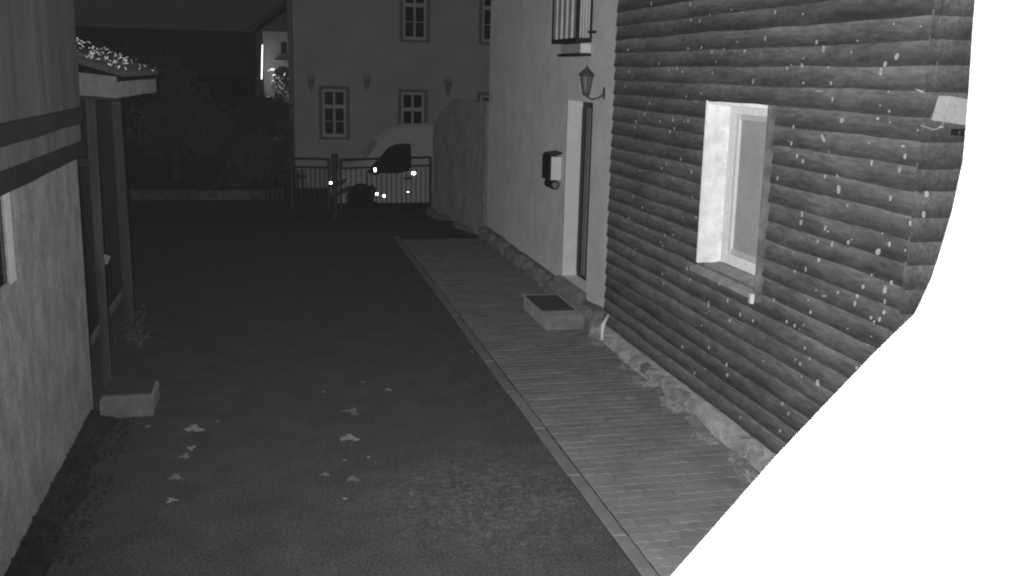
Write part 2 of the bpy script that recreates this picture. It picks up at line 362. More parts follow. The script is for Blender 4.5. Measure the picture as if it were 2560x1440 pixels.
# rubble plinth stones: shared lumps
lumps = []
for k in range(7):
    bm = bmesh.new(); bmesh.ops.create_icosphere(bm, subdivisions=2, radius=.5)
    sd = Vector((k*5.1, 2.2, 7.7))
    for q in bm.verts:
        c = q.co.normalized(); mx = max(abs(c.x), abs(c.y), abs(c.z)); bxp = c*(.5/mx)
        q.co = bxp*.62+c*.5*.38 + c*noise.noise(c*1.6+sd)*.20 + c*noise.noise(c*4+sd)*.07
    me = bpy.data.meshes.new('plinth_stone'); bm.to_mesh(me); bm.free(); me.materials.append(m_stone)
    lumps.append(me)
def stone(parent, me, loc, sc, rot=0.0, name='plinth_stone'):
    o = bpy.data.objects.new(name, me); COL.objects.link(o); o.parent = parent; o.location = Vector(loc)-Vector(parent['org']); o.scale = sc; o.rotation_euler = (rnd(-.15, .15), rnd(-.15, .15), rot)
    return o
pl = B(); n = 40; V = []
for i in range(n+1):
    yy = YC-.02+(YE+.03-YC)*i/n; e = noise.noise(Vector((yy*2.2, 1, 0)))*.03
    V += [(XS+.1, yy, .145), (XS-.045, yy, .142), (XS-.10+e*.6, yy, .11+e*.3), (3.50+e, yy, .02), (3.46+e*1.3, yy, -.03), (XS+.1, yy, -.03)]
pl.add(V, [(i*6+k, i*6+(k+1) % 6, (i+1)*6+(k+1) % 6, (i+1)*6+k) for i in range(n) for k in range(6)]+[(0, 1, 2, 3, 4, 5), tuple(range(n*6, n*6+6))])
pl.build('plinth', m_mortar, house)
y = YC+.1
while y < YE-.1:
    L_ = rnd(.14, .42)
    if rnd(0, 1) < .72: stone(house, random.choice(lumps), (3.555+rnd(-.02, .015), y+L_/2, rnd(.055, .085)), (rnd(.14, .18), L_, rnd(.10, .16)), rnd(-.1, .1))
    if rnd(0, 1) < .5: stone(house, random.choice(lumps), (3.47+rnd(-.03, .02), y+L_/2+rnd(-.1, .1), .015), (rnd(.10, .16), L_*rnd(.4, .8), rnd(.06, .10)), rnd(-.3, .3))
    y += L_+rnd(.005, .03)

# box on the end wall with its cable loop
bx = thing('junction_box', (3.82, YC-.06, 2.69), 'small pale junction box with bent cable on end of timber wall', 'box')
P = [ony(2378, 240, YC-.16), ony(2440, 252, YC-.16), ony(2440, 316, YC-.16), ony(2359, 303, YC-.16)]
b = B().prism(P, (0, .115, 0)); o = b.build('housing', M_('pale_box_plastic', .34, var=.08, bump=.05), bx)
md = o.modifiers.new('bevel', 'BEVEL'); md.width = .008; md.segments = 2
B().box(3.77, 3.95, YC-.10, YC-.02, 2.62, 2.655, bev=.005).build('bracket', m_metal_d, bx)
B().tube([ony(u, vv, YC-.06) for u, vv in ((2362, 298), (2356, 312), (2346, 322), (2332, 324), (2316, 318), (2303, 314))], .005, 6).build('cable', m_fascia, bx)

# ------------------------------------------------------------------ plastered house beyond it
XP, QY0, QY1, QT = 3.72, 10.54, 17.42, 6.0
DY0, DY1, DZ0, DZ1 = 11.50, 12.53, .30, 2.59
UY0, UY1, UZ0, UZ1 = 11.62, 12.72, 3.29, 5.0
ph = thing('plastered_house', (XP, QY0, 0), 'tall smooth plastered house wall with narrow door, lantern and mailbox', 'house')
b = B()
for y0, y1, z0, z1 in ((QY0, DY0, .2, QT), (DY0, DY1, DZ1, QT), (DY0, DY1, .0, DZ0), (DY1, QY1, .2, QT)): b.box(XP, XP+.3, y0, y1, z0, z1)
b.box(XP+.3, 8, QY0, QY0+.3, .2, QT); b.box(XP+.3, 8, QY1-.3, QY1, .2, QT); b.box(7.7, 8, QY0+.3, QY1-.3, .2, QT)
b.build('wall', m_plaster, ph)
B().prism([(XP-.4, QY0, QT), (5.9, QY0, QT+2), (8.3, QY0, QT), (8.3, QY0, QT+.15), (5.9, QY0, QT+2.15), (XP-.4, QY0, QT+.15)], (0, QY1-QY0, 0)).build('roof', m_roof, ph)
pl = B(); V = []
n = 40
for i in range(n+1):
    yy = QY0+(QY1-QY0)*i/n; e = noise.noise(Vector((yy*1.7, 5, 0)))*.05
    V += [(XP+.1, yy, .25), (XP-.004, yy, .22+e), (XP-.07+e*.4, yy, .16+e*.5), (XP-.12+e, yy, -.03), (XP+.1, yy, -.03)]
pl.add(V, [(i*5+k, i*5+(k+1) % 5, (i+1)*5+(k+1) % 5, (i+1)*5+k) for i in range(n) for k in range(5)]+[(0, 1, 2, 3, 4), tuple(range(n*5, n*5+5))])
pl.build('plinth', m_stone_d, ph)
dl = []
for me in lumps[:4]:
    m2 = me.copy(); m2.materials.clear(); m2.materials.append(m_stone_d); dl.append(m2)
y = QY0+.05
while y < QY1-.1:
    L_ = rnd(.25, .6)
    if not (DY0-.1 < y+L_/2 < DY1+.1):
        stone(ph, random.choice(dl), (XP-.08+rnd(-.03, .02), y+L_/2, rnd(.06, .12)), (rnd(.14, .22), L_, rnd(.16, .26)), rnd(-.1, .1))
    y += L_*rnd(.8, 1.05)
# door with its pale reveal
dr = B().box(XP+.19, XP+.25, DY0, DY1, DZ0, DZ1).build('door', m_metal_d, ph)
for k in range(5):
    B().box(XP+.165, XP+.19, DY0+.06+k*.19, DY0+.06+k*.19+.14, DZ0+.06, DZ1-.08, bev=.006).build('door_panel', m_metal_g if k % 2 else m_metal_d, dr)
B().bar((XP+.13, DY0+.18, 1.15), (XP+.13, DY0+.18, 1.32), .025, n=8).build('handle', m_metal_g, dr)
B().box(XP-.012, XP+.20, DY1-.02, DY1+.02, DZ0-.02, DZ1+.01, bev=.005).build('door_reveal', m_white, ph)
B().box(XP-.10, XP+.19, DY0-.05, DY1+.03, .02, DZ0-.01, bev=.012).build('threshold', m_stone_d, ph)
# upper window with slatted shutter cage
m_slat = M_('pale_slat', .8, rough=.5, var=.15)
cg = B(); cx0 = XP-.20
cg.box(cx0, XP-.01, UY1-.05, UY1, UZ0, UZ1); cg.box(cx0, cx0+.03, UY0, UY0+.05, UZ0, UZ1); cg.box(XP-.035, XP-.01, UY0, UY0+.05, UZ0, UZ1); cg.box(cx0+.03, XP-.035, UY0, UY0+.05, UZ0, UZ0+.05); cg.box(cx0+.002, XP-.012, UY0+.05, UY1-.05, UZ0, UZ0+.05); cg.box(cx0+.002, XP-.012, UY0+.05, UY1-.05, UZ1-.05, UZ1)
co = cg.build('shutter_cage', m_metal_d, ph)
for k in range(4):
    B().bar((cx0+.055+k*.034, UY0+.03, UZ0+.05), (cx0+.055+k*.034, UY0+.03, UZ1), .020, n=8).build('slat', m_slat, co)
for k in range(9):
    yy = UY0+.07+k*.112
    B().bar((cx0+.02, yy+.03, UZ0+.05), (cx0+.02, yy+.03, UZ1-.05), .062, n=8).build('slat', m_slat if k % 2 else m_metal_g, co)
B().box(cx0+.06, cx0+.07, UY0+.08, UY1-.05, UZ0+.05, UZ1-.05).build('backing', m_metal_g, co)
B().box(XP-.14, XP-.01, UY0+.02, UY1-.25, UZ0-.125, UZ0-.012, bev=.008).build('sill_block', m_white, ph)
B().box(XP-.17, XP-.01, UY0, UY1-.2, UZ0-.16, UZ0-.127, bev=.004).build('sill_ledge', m_metal_d, ph)
B().box(XP-.08, XP-.005, UY0-.16, UY0-.06, UZ0+.10, UZ0+.13, bev=.004).build('shutter_catch', m_metal_d, ph)

# wall lantern
def lantern(name, c, s, label, group=None, ax=Vector((-1, 0, 0)), wall=.2, md=None):
    m_metal_d = md or globals()['m_metal_d']
    t_ = thing(name, c, label, 'lantern', group); c = Vector(c)
    B().lathe(c, [(.0, .30*s), (.012*s, .27*s), (.03*s, .25*s), (.085*s, .20*s), (.09*s, .185*s), (.07*s, .18*s)], 6).build('cap', m_metal_d, t_)
    fr_ = B()
    for k in range(6):
        a = 2*math.pi*(k+.5)/6; u = Vector((math.cos(a), math.sin(a), 0))
        fr_.bar(c+u*.068*s+Vector((0, 0, .18*s)), c+u*.034*s, .012*s)
    fr_.lathe(c, [(.03*s, -.03*s), (.045*s, -.005*s), (.04*s, .01*s)], 6)
    fr_.build('cage', m_metal_d, t_)
    B().lathe(c, [(.030*s, .01*s), (.060*s, .175*s)], 6).build('glass', m_metal_g, t_)
    e = c-ax*wall
    B().tube([c+Vector((0, 0, -.03*s)), c-ax*wall*.3+Vector((0, 0, -.07*s)), c-ax*wall*.7+Vector((0, 0, -.05*s)), e], .010*s, 6).build('arm', m_metal_d, t_)
    sd = Vector((-ax.y, ax.x, 0))
    B().prism([e+sd*.03*s*math.cos(q)+Vector((0, 0, .07*s*math.sin(q))) for q in [2*math.pi*k/10 for k in range(10)]], ax*.015).build('wall_plate', m_metal_d, t_)
lantern('wall_lantern', onx(1465, 232, XP-.22), 1.05, 'small dark hexagonal lantern on bracket above the narrow door', wall=.225, md=M_('weathered_lantern_metal', .09, rough=.6, var=.2))

# mailbox
mc = onx(1404, 428, XP); t_ = thing('mailbox', (XP-.08, mc.y+.12, mc.z-.24), 'wall mailbox with pale side, dark cover and newspaper tube by the door', 'mailbox')
y0, y1, z0, z1 = mc.y, mc.y+.33, mc.z-.12, mc.z+.19
B().box(XP-.145, XP-.004, y0, y1, z0, z1, bev=.006).build('body', m_white, t_)
lid = B().prism([(XP-.175, y0-.012, z0-.0), (XP-.15, y0-.012, z0), (XP-.148, y0-.012, z1+.003), (XP-.003, y0-.012, z1+.035), (XP-.003, y0-.012, z1+.06), (XP-.15, y0-.012, z1+.035), (XP-.175, y0-.012, z1+.005)], (0, y1-y0+.024, 0))
lid.build('cover', m_metal_d, t_)
B().tube([(XP-.085, y0-.008, z0-.065), (XP-.085, y1, z0-.065)], .062, 14).build('newspaper_tube', m_metal_d, t_)
B().tube([(XP-.085, y0-.013, z0-.065), (XP-.085, y0-.006, z0-.065)], .040, 12).build('newspaper', m_metal_g, t_)

# door step, mat, drain pipe
sp = thing('door_step', (3.22, 11.3, 0), 'low concrete block step below the narrow door', 'step')
B().box(3.02, 3.47, 10.74, 11.85, .0, .175, bev=.015).build('block', m_step, sp)
B().box(3.0, 3.48, 10.72, 11.87, .177, .195, bev=.006).build('tread', m_step, sp)
tag(B().box(3.02, 3.42, 10.95, 11.74, .197, .212, bev=.004).build('doormat', m_mat, loc=(3.23, 11.35, .197)), 'dark rectangular doormat lying on the concrete step below the narrow door', 'doormat')
dp = thing('drain_pipe', (3.45, 10.22, 0), 'short thin white drain pipe at the foot of the wall', 'pipe')
p0, p1, p2 = onx(1521, 787, 3.535), onx(1506, 815, 3.45), gnd(1500, 878, .01); p2 = Vector((p1.x-.01, p1.y-.03, .02))
B().tube([p0, p1+(p0-p1)*.12, p1+Vector((0, 0, -.02)), p2], .020, 10).build('tube', m_white, dp, smooth=True)
B().tube([p2+Vector((0, 0, .07)), p2+Vector((0, 0, -.02))], .026, 10).build('collar', m_fascia, dp)
B().tube([p1+(p0-p1)*.15+Vector((0, 0, .01)), p1+Vector((0, 0, -.06))], .026, 10).build('elbow', m_white, dp)

# ------------------------------------------------------------------ garden wall beyond the plastered house
gw = thing('garden_wall', (3.55, 19.5, 0), 'high dark rough garden wall between plastered house and parked van', 'wall')
A, C2 = Vector((3.71, 17.43, 0)), Vector((3.41, 21.5, 0)); n = 26; V = []
sd = (C2-A).normalized(); nr = Vector((-sd.y, sd.x, 0)); nr = nr if nr.x < 0 else -nr
zt = lambda s: 2.42-.02*s+ (0 if s < 2.6 else -.40*(s-2.6)/1.2) + noise.noise(Vector((s*2.2, 0, 0)))*.04
Ln = (C2-A).length
for i in range(n+1):
    s = Ln*i/n; p = A+sd*s
    for j in range(9):
        f = j/8; e = noise.noise(Vector((s*1.3, f*4, 2)))*.035
        V.append(p+nr*(.02+e+.05*(1-f))+Vector((0, 0, -.2+f*(zt(s)+.2)+(0 if f < 1 else noise.noise(Vector((s*4, 3, 3)))*.03))))
    V += [p-nr*.32+Vector((0, 0, zt(s)-.02)), p-nr*.32+Vector((0, 0, -.2))]
m = 11
gb = B().add(V, [(i*m+k, i*m+(k+1) % m, (i+1)*m+(k+1) % m, (i+1)*m+k) for i in range(n) for k in range(m)]+[tuple(range(m)), tuple(range(n*m, n*m+m))])
gb.build('wall_body', m_gwall, gw)
fo = B()
for i in range(14):
    s = .1+Ln*i/14; p = A+sd*s+nr*rnd(.06, .16); fo.box(p.x-.13, p.x+.13, p.y-.16, p.y+.16, -.2, rnd(-.05, .10), bev=.04, jit=.03)
fo.build('footing', m_stone_d, gw)

# ------------------------------------------------------------------ left: half-timbered house
XL, LY1 = -1.54, 8.70
lh = thing('half_timbered_house', (XL, 6, 0), 'half-timbered house corner with streaked plaster and two dark beams', 'house')
z_ = lambda a: a
wy0, wy1, wz0, wz1 = 5.1, onx(8, 480, XL).y-.02, 1.62, 2.16
b = B(); TX = XL-.32
b.box(TX, XL, 2.5, wy0, -.05, 2.16); b.box(TX, XL, wy1, LY1, -.05, 2.16); b.box(TX, XL, wy0, wy1, -.05, wz0)
b.box(TX-3.5, TX, LY1-.3, LY1, -.05, 2.16)
o = b.build('plaster_wall', m_plaster_left, lh)
for nm, z0, z1, pr in (('beam', 2.15, 2.27, .02), ('beam', 2.42, 2.54, .02)):
    bb = B(); V = []
    for i in range(21):
        yy = 2.5+(LY1+.30-2.5)*i/20; e = noise.noise(Vector((yy*1.4, z0*9, 0)))*.014
        V += [(TX, yy, z0), (XL+pr, yy, z0+e), (XL+pr, yy, z1+e*.6), (TX, yy, z1)]
    bb.add(V, [(i*4+k, i*4+(k+1) % 4, (i+1)*4+(k+1) % 4, (i+1)*4+k) for i in range(20) for k in range(4)]+[(0, 1, 2, 3), (80, 81, 82, 83)])
    bb.build(nm, m_beam, lh)
B().box(TX, XL-.004, 2.5, LY1+.28, 2.275, 2.415).build('infill_panel', m_plank, lh)
y = 2.5; k = 0
while y < LY1+.35:
    w_ = rnd(.20, .32); w_ = min(w_, LY1+.40-y)
    B().box(TX, XL-.01+rnd(-.006, .006), y, y+w_-.008, 2.545, 4.6+rnd(-.01, .01), bev=.004).build('cladding_plank', m_plank, lh); y += w_
B().prism([(XL+.35, 2.3, 4.55), (XL-2.5, 2.3, 6.6), (XL-2.5, 2.3, 6.8), (XL+.35, 2.3, 4.72)], (0, LY1-2.3+.1, 0)).build('roof', m_roof, lh)
wl = B().box(TX+.05, XL-.012, wy0, wy1-.0, wz0, wz1).build('window', m_glass, lh)
B().box(XL-.03, XL+.010, wy1+.002, wy1+.13, wz0-.02, wz1-.012, bev=.008).build('window_jamb', M_('pale_jamb', .46, var=.1), wl)
B().box(TX, XL-.02, LY1+.002, LY1+.14, -.05, 2.145, bev=.01).build('corner_post', m_beam, lh)

# shed with porch behind the corner
XR_ = -1.92
m_post = M_('weathered_post', .06, var=.5, scale=5, bump=.5, bscale=25, stretch=(1, 1, .2))
sh = thing('timber_shed', (-1.7, 10.5, 0), 'dark plank shed wall with porch canopy behind the half-timbered corner', 'shed')
y = LY1+.15
while y < 14.0:
    w_ = rnd(.16, .24); B().box(XR_-.04, XR_+rnd(-.008, .008), y, y+w_-.01, .08, 2.55, bev=.004).build('wall_plank', m_darkplank, sh); y += w_
B().box(XR_-2.5, XR_-.045, LY1+.15, 14, -.05, 2.55).build('wall_core', m_beam, sh)
B().box(XR_-2.6, XR_+.02, LY1+.145, 14.02, -.06, .075).build('footing', m_stone_d, sh)
# canopy: roof slab, end board, fascia boards, posts
cx = -1.27
B().prism([(cx+.06, 9.12, 2.80), (XR_-.05, 9.12, 3.02), (XR_-.05, 9.12, 3.07), (cx+.06, 9.12, 2.845)], (0, 2.9, 0)).build('canopy_roof', m_roof, sh)
B().prism([(cx, 9.165, 2.62), (XR_+.02, 9.165, 2.66), (XR_+.02, 9.165, 2.86), (cx, 9.165, 2.80)], (0, .035, 0)).build('end_board', m_fascia, sh)
ff = [9.205, 9.75, 10.35, 11.0, 11.75]
for a_, c_ in zip(ff, ff[1:]): B().box(cx-.025, cx+.0+(a_-9.2)*.03, a_, c_-.012, 2.62+rnd(-.006, .006), 2.755, bev=.004).build('fascia_board', m_fascia, sh)
B().box(XR_, cx-.03, 9.21, 11.8, 2.60, 2.625).build('soffit', m_darkplank, sh)
for yy, w_, xx, mm, z0 in ((9.42, .075, -1.53, m_post, 0), (9.95, .05, -1.62, m_darkplank, 0), (11.25, .10, -1.57, m_post, 0)):
    p = B(); pts = [(xx+noise.noise(Vector((z*.9, yy, 0)))*.02, yy, z) for z in (0, .5, 1, 1.5, 2, 2.4, 2.60)]
    p.tube(pts, [w_*rnd(.5, .6) for _ in pts], 6).build('post', mm, sh)
B().bar((-1.52, 9.42, 2.05), (-1.9, 9.42, 2.05), .07).build('cross_rail', m_darkplank, sh)
B().bar((-1.50, 9.45, 1.15), (-1.47, 9.45, 1.21), .06).build('latch', m_fascia, sh)
st = thing('stone_step', (-1.24, 8.75, 0), 'pale stone step with dark mat hollow beside the half-timbered corner', 'step')
B().box(-1.455, -1.035, 8.50, 9.02, -.02, .155, bev=.012, jit=.004).build('block', M_('pale_step_stone', .16, var=.15, scale=8, bump=.4), st)
B().box(-1.45, -1.06, 8.62, 9.0, .156, .170, bev=.003).build('tread_mat', m_mat, st)
# plants on the canopy
iv = thing('canopy_plant', (-1.45, 9.6, 2.87), 'pale leafy creeper growing along the porch canopy roof', 'plant')
b = B(); s_ = B()
for k in range(100):
    yy = rnd(9.12, 11.6) if rnd(0, 1) < .3 else rnd(9.2, 9.8); xx = rnd(-1.75, -1.22)+(yy-9.1)*.05; zz = 2.87+(-1.27-xx)*.34+rnd(0, .06)+ (rnd(0, .08) if 9.4 < yy < 9.9 else 0)
    b.leaf((xx, yy, zz), rnd(.006, .016), Vector((rnd(-.6, .6), -1, rnd(-.2, 1))))
b.build('leaves', m_ivy, iv)
s_.tube([(-1.75, 9.2, 3.03), (-1.5, 9.5, 2.95), (-1.35, 10.2, 2.91), (-1.25, 11.4, 2.90)], .012, 5).build('stem', m_bark, iv)
hg = thing('hanging_creeper', (-1.3, 11.6, 2.1), 'few small leaves dangling below the end of the canopy', 'plant')
b = B()
for k in range(45):
    q = rnd(0, 1); b.leaf((-1.42+rnd(-.12, .22), 11.55+rnd(-.2, .3), 2.60-q*q*.7), rnd(.008, .018))
b.build('leaves', m_weed, hg); B().tube([(-1.40, 11.6, 2.62), (-1.38, 11.62, 2.35), (-1.42, 11.6, 2.05)], .004, 5).build('stem', m_moss, hg)

# ------------------------------------------------------------------ shrubs and trees
def shrub(name, c, rx, ry, rz, n, r, m, label, group=None, stem=.5):
    t_ = thing(name, c, label, 'shrub', group); c = Vector(c); b = B(); cl_ = [Vector((rnd(-.7, .7), rnd(-.7, .7), rnd(.15, .85))) for _ in range(9)]
    for k in range(n):
        q = random.choice(cl_); p = q+Vector((random.gauss(0, .22), random.gauss(0, .22), random.gauss(0, .18)))
        b.leaf((c.x+p.x*rx, c.y+p.y*ry, c.z+max(.03, p.z)*rz), r*rnd(.6, 1.4))
    b.build('leaves', m, t_)
    s = B()
    for q in cl_: s.tube([c, c+Vector((q.x*rx*.4, q.y*ry*.4, q.z*rz*.6)), c+Vector((q.x*rx, q.y*ry, q.z*rz))], [.03*rz*.6, .02*rz*.6, .006], 5)
    s.build('stems', m_bark, t_)
def tree(name, c, h, r, n, lr, label, m=None):
    t_ = thing(name, c, label, 'tree', 'dark trees beyond the yard'); c = Vector(c); b = B(); tk = B()
    top = c+Vector((rnd(-.3, .3), 0, h*.62)); tk.tube([c+Vector((0, 0, -.2)), c+Vector((.05, 0, h*.25)), top], [h*.035, h*.026, h*.012], 8)
    cl_ = []
    for k in range(16):
        a = rnd(0, 6.28); q = rnd(.2, 1); e = c+Vector((math.cos(a)*r*q*.8, math.sin(a)*r*q*.8, h*rnd(.32, .95)*(1-.2*q))); cl_.append((e, r*rnd(.22, .42)))
        s0 = c+Vector((0, 0, h*rnd(.2, .5))); tk.tube([s0, (s0+e)/2+Vector((0, 0, .1*h*.3)), e], [h*.012, h*.008, h*.003], 5)
    tk.build('trunk', m_bark, t_)
    for k in range(n):
        e, s = random.choice(cl_); d = Vector((random.gauss(0, 1), random.gauss(0, 1), random.gauss(0, .8))); d = d.normalized()*s*rnd(.3, 1)**.5
        b.leaf(e+d, lr*rnd(.6, 1.4))
    b.build('crown', m or m_leaf, t_)
tree('dark_tree', (-2.6, 29, -.18), 3.4, 1.7, 2600, .09, 'broad dark rounded tree behind the low yard wall')
tree('dark_tree', (-5.8, 31, -.18), 4.0, 2.2, 2600, .10, 'dark tree beyond the shed roof, left of the broad rounded tree')
tree('dark_tree', (-.4, 33.5, -.18), 2.7, 1.4, 2200, .08, 'low dark tree in front of the far lit house')
shrub('garden_shrub', (.25, 28.3, -.18), .75, .7, 1.9, 900, .07, m_leaf, 'dark garden shrub against the corner of the plain far house')
shrub('garden_shrub', (-.9, 27.5, -.18), .8, .6, 1.3, 800, .06, m_leaf, 'low dark shrub behind the left gate leaf')
shrub('wall_weed', (-1.40, 10.75, 0), .2, .30, .36, 200, .022, m_weed, 'straggly thin weed at the foot of the shed wall')
# low yard wall
lw = thing('low_wall', (-1.6, 24.6, gz(24)), 'long low pale wall at the far edge of the yard', 'wall')
x = -5.4
while x < .15:
    L_ = rnd(.5, .8); B().box(x, x+L_-.015, 24.5+rnd(-.02, .02), 24.8, -.25, .04+rnd(-.015, .015), bev=.02).build('coping_stone', m_stone_d, lw); x += L_
# weeds and soil along the left wall
b = B(); V = []; n = 40
for i in range(n+1):
    yy = 4.0+4.6*i/n; e = .20+noise.noise(Vector((yy*2.1, 0, 4)))*.10+noise.noise(Vector((yy*7, 0, 4)))*.05
    V += [(XL-.02, yy, .06), (XL+e*.5, yy, .03+noise.noise(Vector((yy*6, 2, 4)))*.02), (XL+e, yy, .004)]
b.add(V, [(i*3+k, i*3+k+1, (i+1)*3+k+1, (i+1)*3+k) for i in range(n) for k in range(2)])
struct(b.build('soil_strip', m_soil))
b = B()
for k in range(4000):
    yy = rnd(4.2, 8.5); q = rnd(0, 1); p = Vector((XL+.02+q*q*.36, yy, .03)); h = rnd(.01, .05)*(1.4-q)
    if noise.noise(Vector((yy*2.4, 8, 0))) < -.15: continue
    b.leaf(p+Vector((0, 0, h)), rnd(.006, .016), Vector((rnd(-.5, .8), rnd(-1, .3), rnd(.1, 1))))
stuff(b.build('weeds', m_moss))
# dry grass tufts on the paving at the plinth foot
b = B()
for k in range(1500):
    yy = rnd(6.2, 10.3); u = noise.noise(Vector((yy*2.6, 3, 0)))
    if u < .05: continue
    x = 3.44-abs(random.gauss(0, .07))*(1.5 if u > .3 else .8); h = rnd(.012, .055); a = rnd(0, 6.28); l = rnd(.03, .10)
    b.add([(x, yy, .02), (x+.006*math.sin(a), yy+.006*math.cos(a), .02), (x+l*math.cos(a)-.02, yy+l*math.sin(a), .02+h)], [(0, 1, 2)])
stuff(b.build('grass', m_grass))

# ------------------------------------------------------------------ far house
YH, HX0, HX1 = 27.0, .56, 9.5
fh = thing('far_house', (HX0, YH, -.18), 'plain pale plastered house with dark-edged multi-pane windows behind the van', 'house')
wins = [(ony(835, 213, YH).x, 1.10, 2.49), (ony(1032, 220, YH).x, 1.06, 2.45), (ony(1229, 228, YH).x, 1.02, 2.41), (ony(1037, 50, YH).x, 3.66, 5.2), (ony(1234, 50, YH).x, 3.66, 5.2)]
WW = .80
xsb = sorted({HX0, HX1, *[w_[0]-WW/2 for w_ in wins], *[w_[0]+WW/2 for w_ in wins]}); zsb = sorted({-.3, 7.0, *[w_[1] for w_ in wins], *[w_[2] for w_ in wins]})
b = B()
for xa, xb in zip(xsb, xsb[1:]):
    for za, zb in zip(zsb, zsb[1:]):
        cxm, czm = (xa+xb)/2, (za+zb)/2
        if not any(abs(cxm-q[0]) < WW/2 and q[1] < czm < q[2] for q in wins): b.add([(xa, YH, za), (xb, YH, za), (xb, YH, zb), (xa, YH, zb)], [(0, 1, 2, 3)])
b.box(HX0, HX1, YH+.35, YH+6, -.3, 7.0); b.box(HX0, HX0+.02, YH, YH+.35, -.3, 7)
b.build('wall', m_plaster_far, fh)
B().prism([(HX0-.3, YH-.35, 6.95), (HX0-.3, YH+3, 9.5), (HX0-.3, YH+6.3, 6.95), (HX0-.3, YH+6.3, 7.1), (HX0-.3, YH+3, 9.7), (HX0-.3, YH-.35, 7.1)], (HX1-HX0+.6, 0, 0)).build('roof', m_roof, fh)
m_sur = M_('grey_window_surround', .24, var=.15); m_cas = M_('pale_casing', .5, rough=.6, var=.05)
for wx, z0, z1 in wins:
    s = B(); w2 = WW/2; e = .09
    s.box(wx-w2, wx-w2+e, YH-.03, YH+.12, z0, z1); s.box(wx+w2-e, wx+w2, YH-.03, YH+.12, z0, z1); s.box(wx-w2+e, wx+w2-e, YH-.028, YH+.12, z1-e, z1); s.box(wx-w2+e, wx+w2-e, YH-.045, YH+.12, z0, z0+.06)
    wo = s.build('window', m_sur, fh)
    c = B(); i0, i1, j0, j1 = wx-w2+e, wx+w2-e, z0+.06, z1-e; f = .065; cw = .028; zt_ = j1-(j1-j0)*.36
    c.box(i0, i0+f, YH+.03, YH+.1, j0, j1); c.box(i1-f, i1, YH+.03, YH+.1, j0, j1); c.box(i0+f, i1-f, YH+.032, YH+.1, j1-f, j1); c.box(i0+f, i1-f, YH+.032, YH+.1, j0, j0+f*1.3)
    c.box(wx-cw, wx+cw, YH+.034, YH+.1, j0+f*1.3, j1-f); c.box(i0+f, wx-cw, YH+.036, YH+.1, zt_-.05, zt_+.05); c.box(wx+cw, i1-f, YH+.036, YH+.1, zt_-.05, zt_+.05)
    zm = j0+f*1.3+(zt_-.05-j0-f*1.3)*.5; c.box(i0+f, wx-cw, YH+.05, YH+.1, zm-.011, zm+.011); c.box(wx+cw, i1-f, YH+.05, YH+.1, zm-.011, zm+.011)
    c.build('casing', m_cas, wo)
    for xa, xb in ((i0+f, wx-cw), (wx+cw, i1-f)):
        for za, zb in ((j0+f*1.3, zm-.011), (zm+.011, zt_-.05), (zt_+.05, j1-f)): B().box(xa, xb, YH+.07, YH+.078, za, zb).build('pane', m_glass, wo)
    B().box(i0, i1, YH+.12, YH+.13, j0, j1).build('dark_room', m_metal_d, wo)
m_fl = M_('dusty_lantern_metal', .34, var=.15)
lab = ['dim wall lantern at the corner of the plain far house', 'dark wall lantern between the two lower windows of the far house', 'dim wall lantern above the van on the far house']
for (u, vv), l_ in zip(((778, 222), (917, 222), (1120, 232)), lab): lantern('facade_lantern', ony(u, vv, YH-.16), 1.55, l_, 'lanterns on the far house', ax=Vector((0, -1, 0)), wall=.15, md=m_fl)

# ------------------------------------------------------------------ van
VZ = -.18; VY0 = 22.45; VW = 1.78
van = thing('parked_van', (3.4, VY0+VW/2, VZ), 'pale compact van parked sideways behind the metal gate', 'van')
prof = [(1.36, -.02), (1.28, .10), (1.28, .34), (1.36, .50), (1.55, .60), (1.90, .74), (2.04, .95), (2.34, 1.33), (2.62, 1.55), (2.95, 1.66), (3.6, 1.71), (5.3, 1.69), (5.55, 1.60), (5.68, .75), (5.70, .10), (5.60, -.02)]
BELT = .60
def vy(z, side): return VY0+(.16*max(0, z-BELT)/1.1 + (.05 if z < .05 else 0)) if side == 0 else VY0+VW-(.16*max(0, z-BELT)/1.1 + (.05 if z < .05 else 0))
n = len(prof)
V = [(x, vy(z, 0), z) for x, z in prof]+[(x, vy(z, 1), z) for x, z in prof]
vb = B().add(V, [tuple(range(n))[::-1], tuple(range(n, 2*n))]+[(k, (k+1) % n, n+(k+1) % n, n+k) for k in range(n)])
o = vb.build('body', m_van, van); md = o.modifiers.new('bevel', 'BEVEL'); md.width = .06; md.segments = 3; md.limit_method = 'ANGLE'; md.angle_limit = .5
def sidepoly(pts, name, m, off=.006, th=.01, par=van): return B().prism([(x, vy(z, 0)-off, z) for x, z in pts], (0, th, 0)).build(name, m, par)
sidepoly([(2.02, .66), (2.30, .99), (2.55, 1.24), (2.72, 1.31), (3.02, 1.32), (3.04, 1.26), (3.04, .80), (2.98, .72), (2.75, .66)], 'side_window', m_glass)
B().prism([(2.055, VY0+.2, .97), (2.325, VY0+.25, 1.312), (2.325, VY0+VW-.25, 1.312), (2.055, VY0+VW-.2, .97)], (-.006, 0, .005)).build('windscreen', M_('dull_windscreen', .3, rough=.7, bump=0), van)
sidepoly([(2.04, .04), (2.06, .04), (2.06, .64), (2.04, .64)], 'door_gap', m_metal_d, .004); sidepoly([(3.09, -.0), (3.105, -.0), (3.105, 1.30), (3.09, 1.30)], 'door_gap', m_metal_d, .004)
sidepoly([(1.30, .36), (1.32, .48), (1.62, .55), (1.50, .40)], 'headlight', m_metal_d, .012, .02)
sidepoly([(2.86, .56), (3.02, .58), (3.02, .53), (2.86, .52)], 'door_handle', m_metal_d, .03, .03)
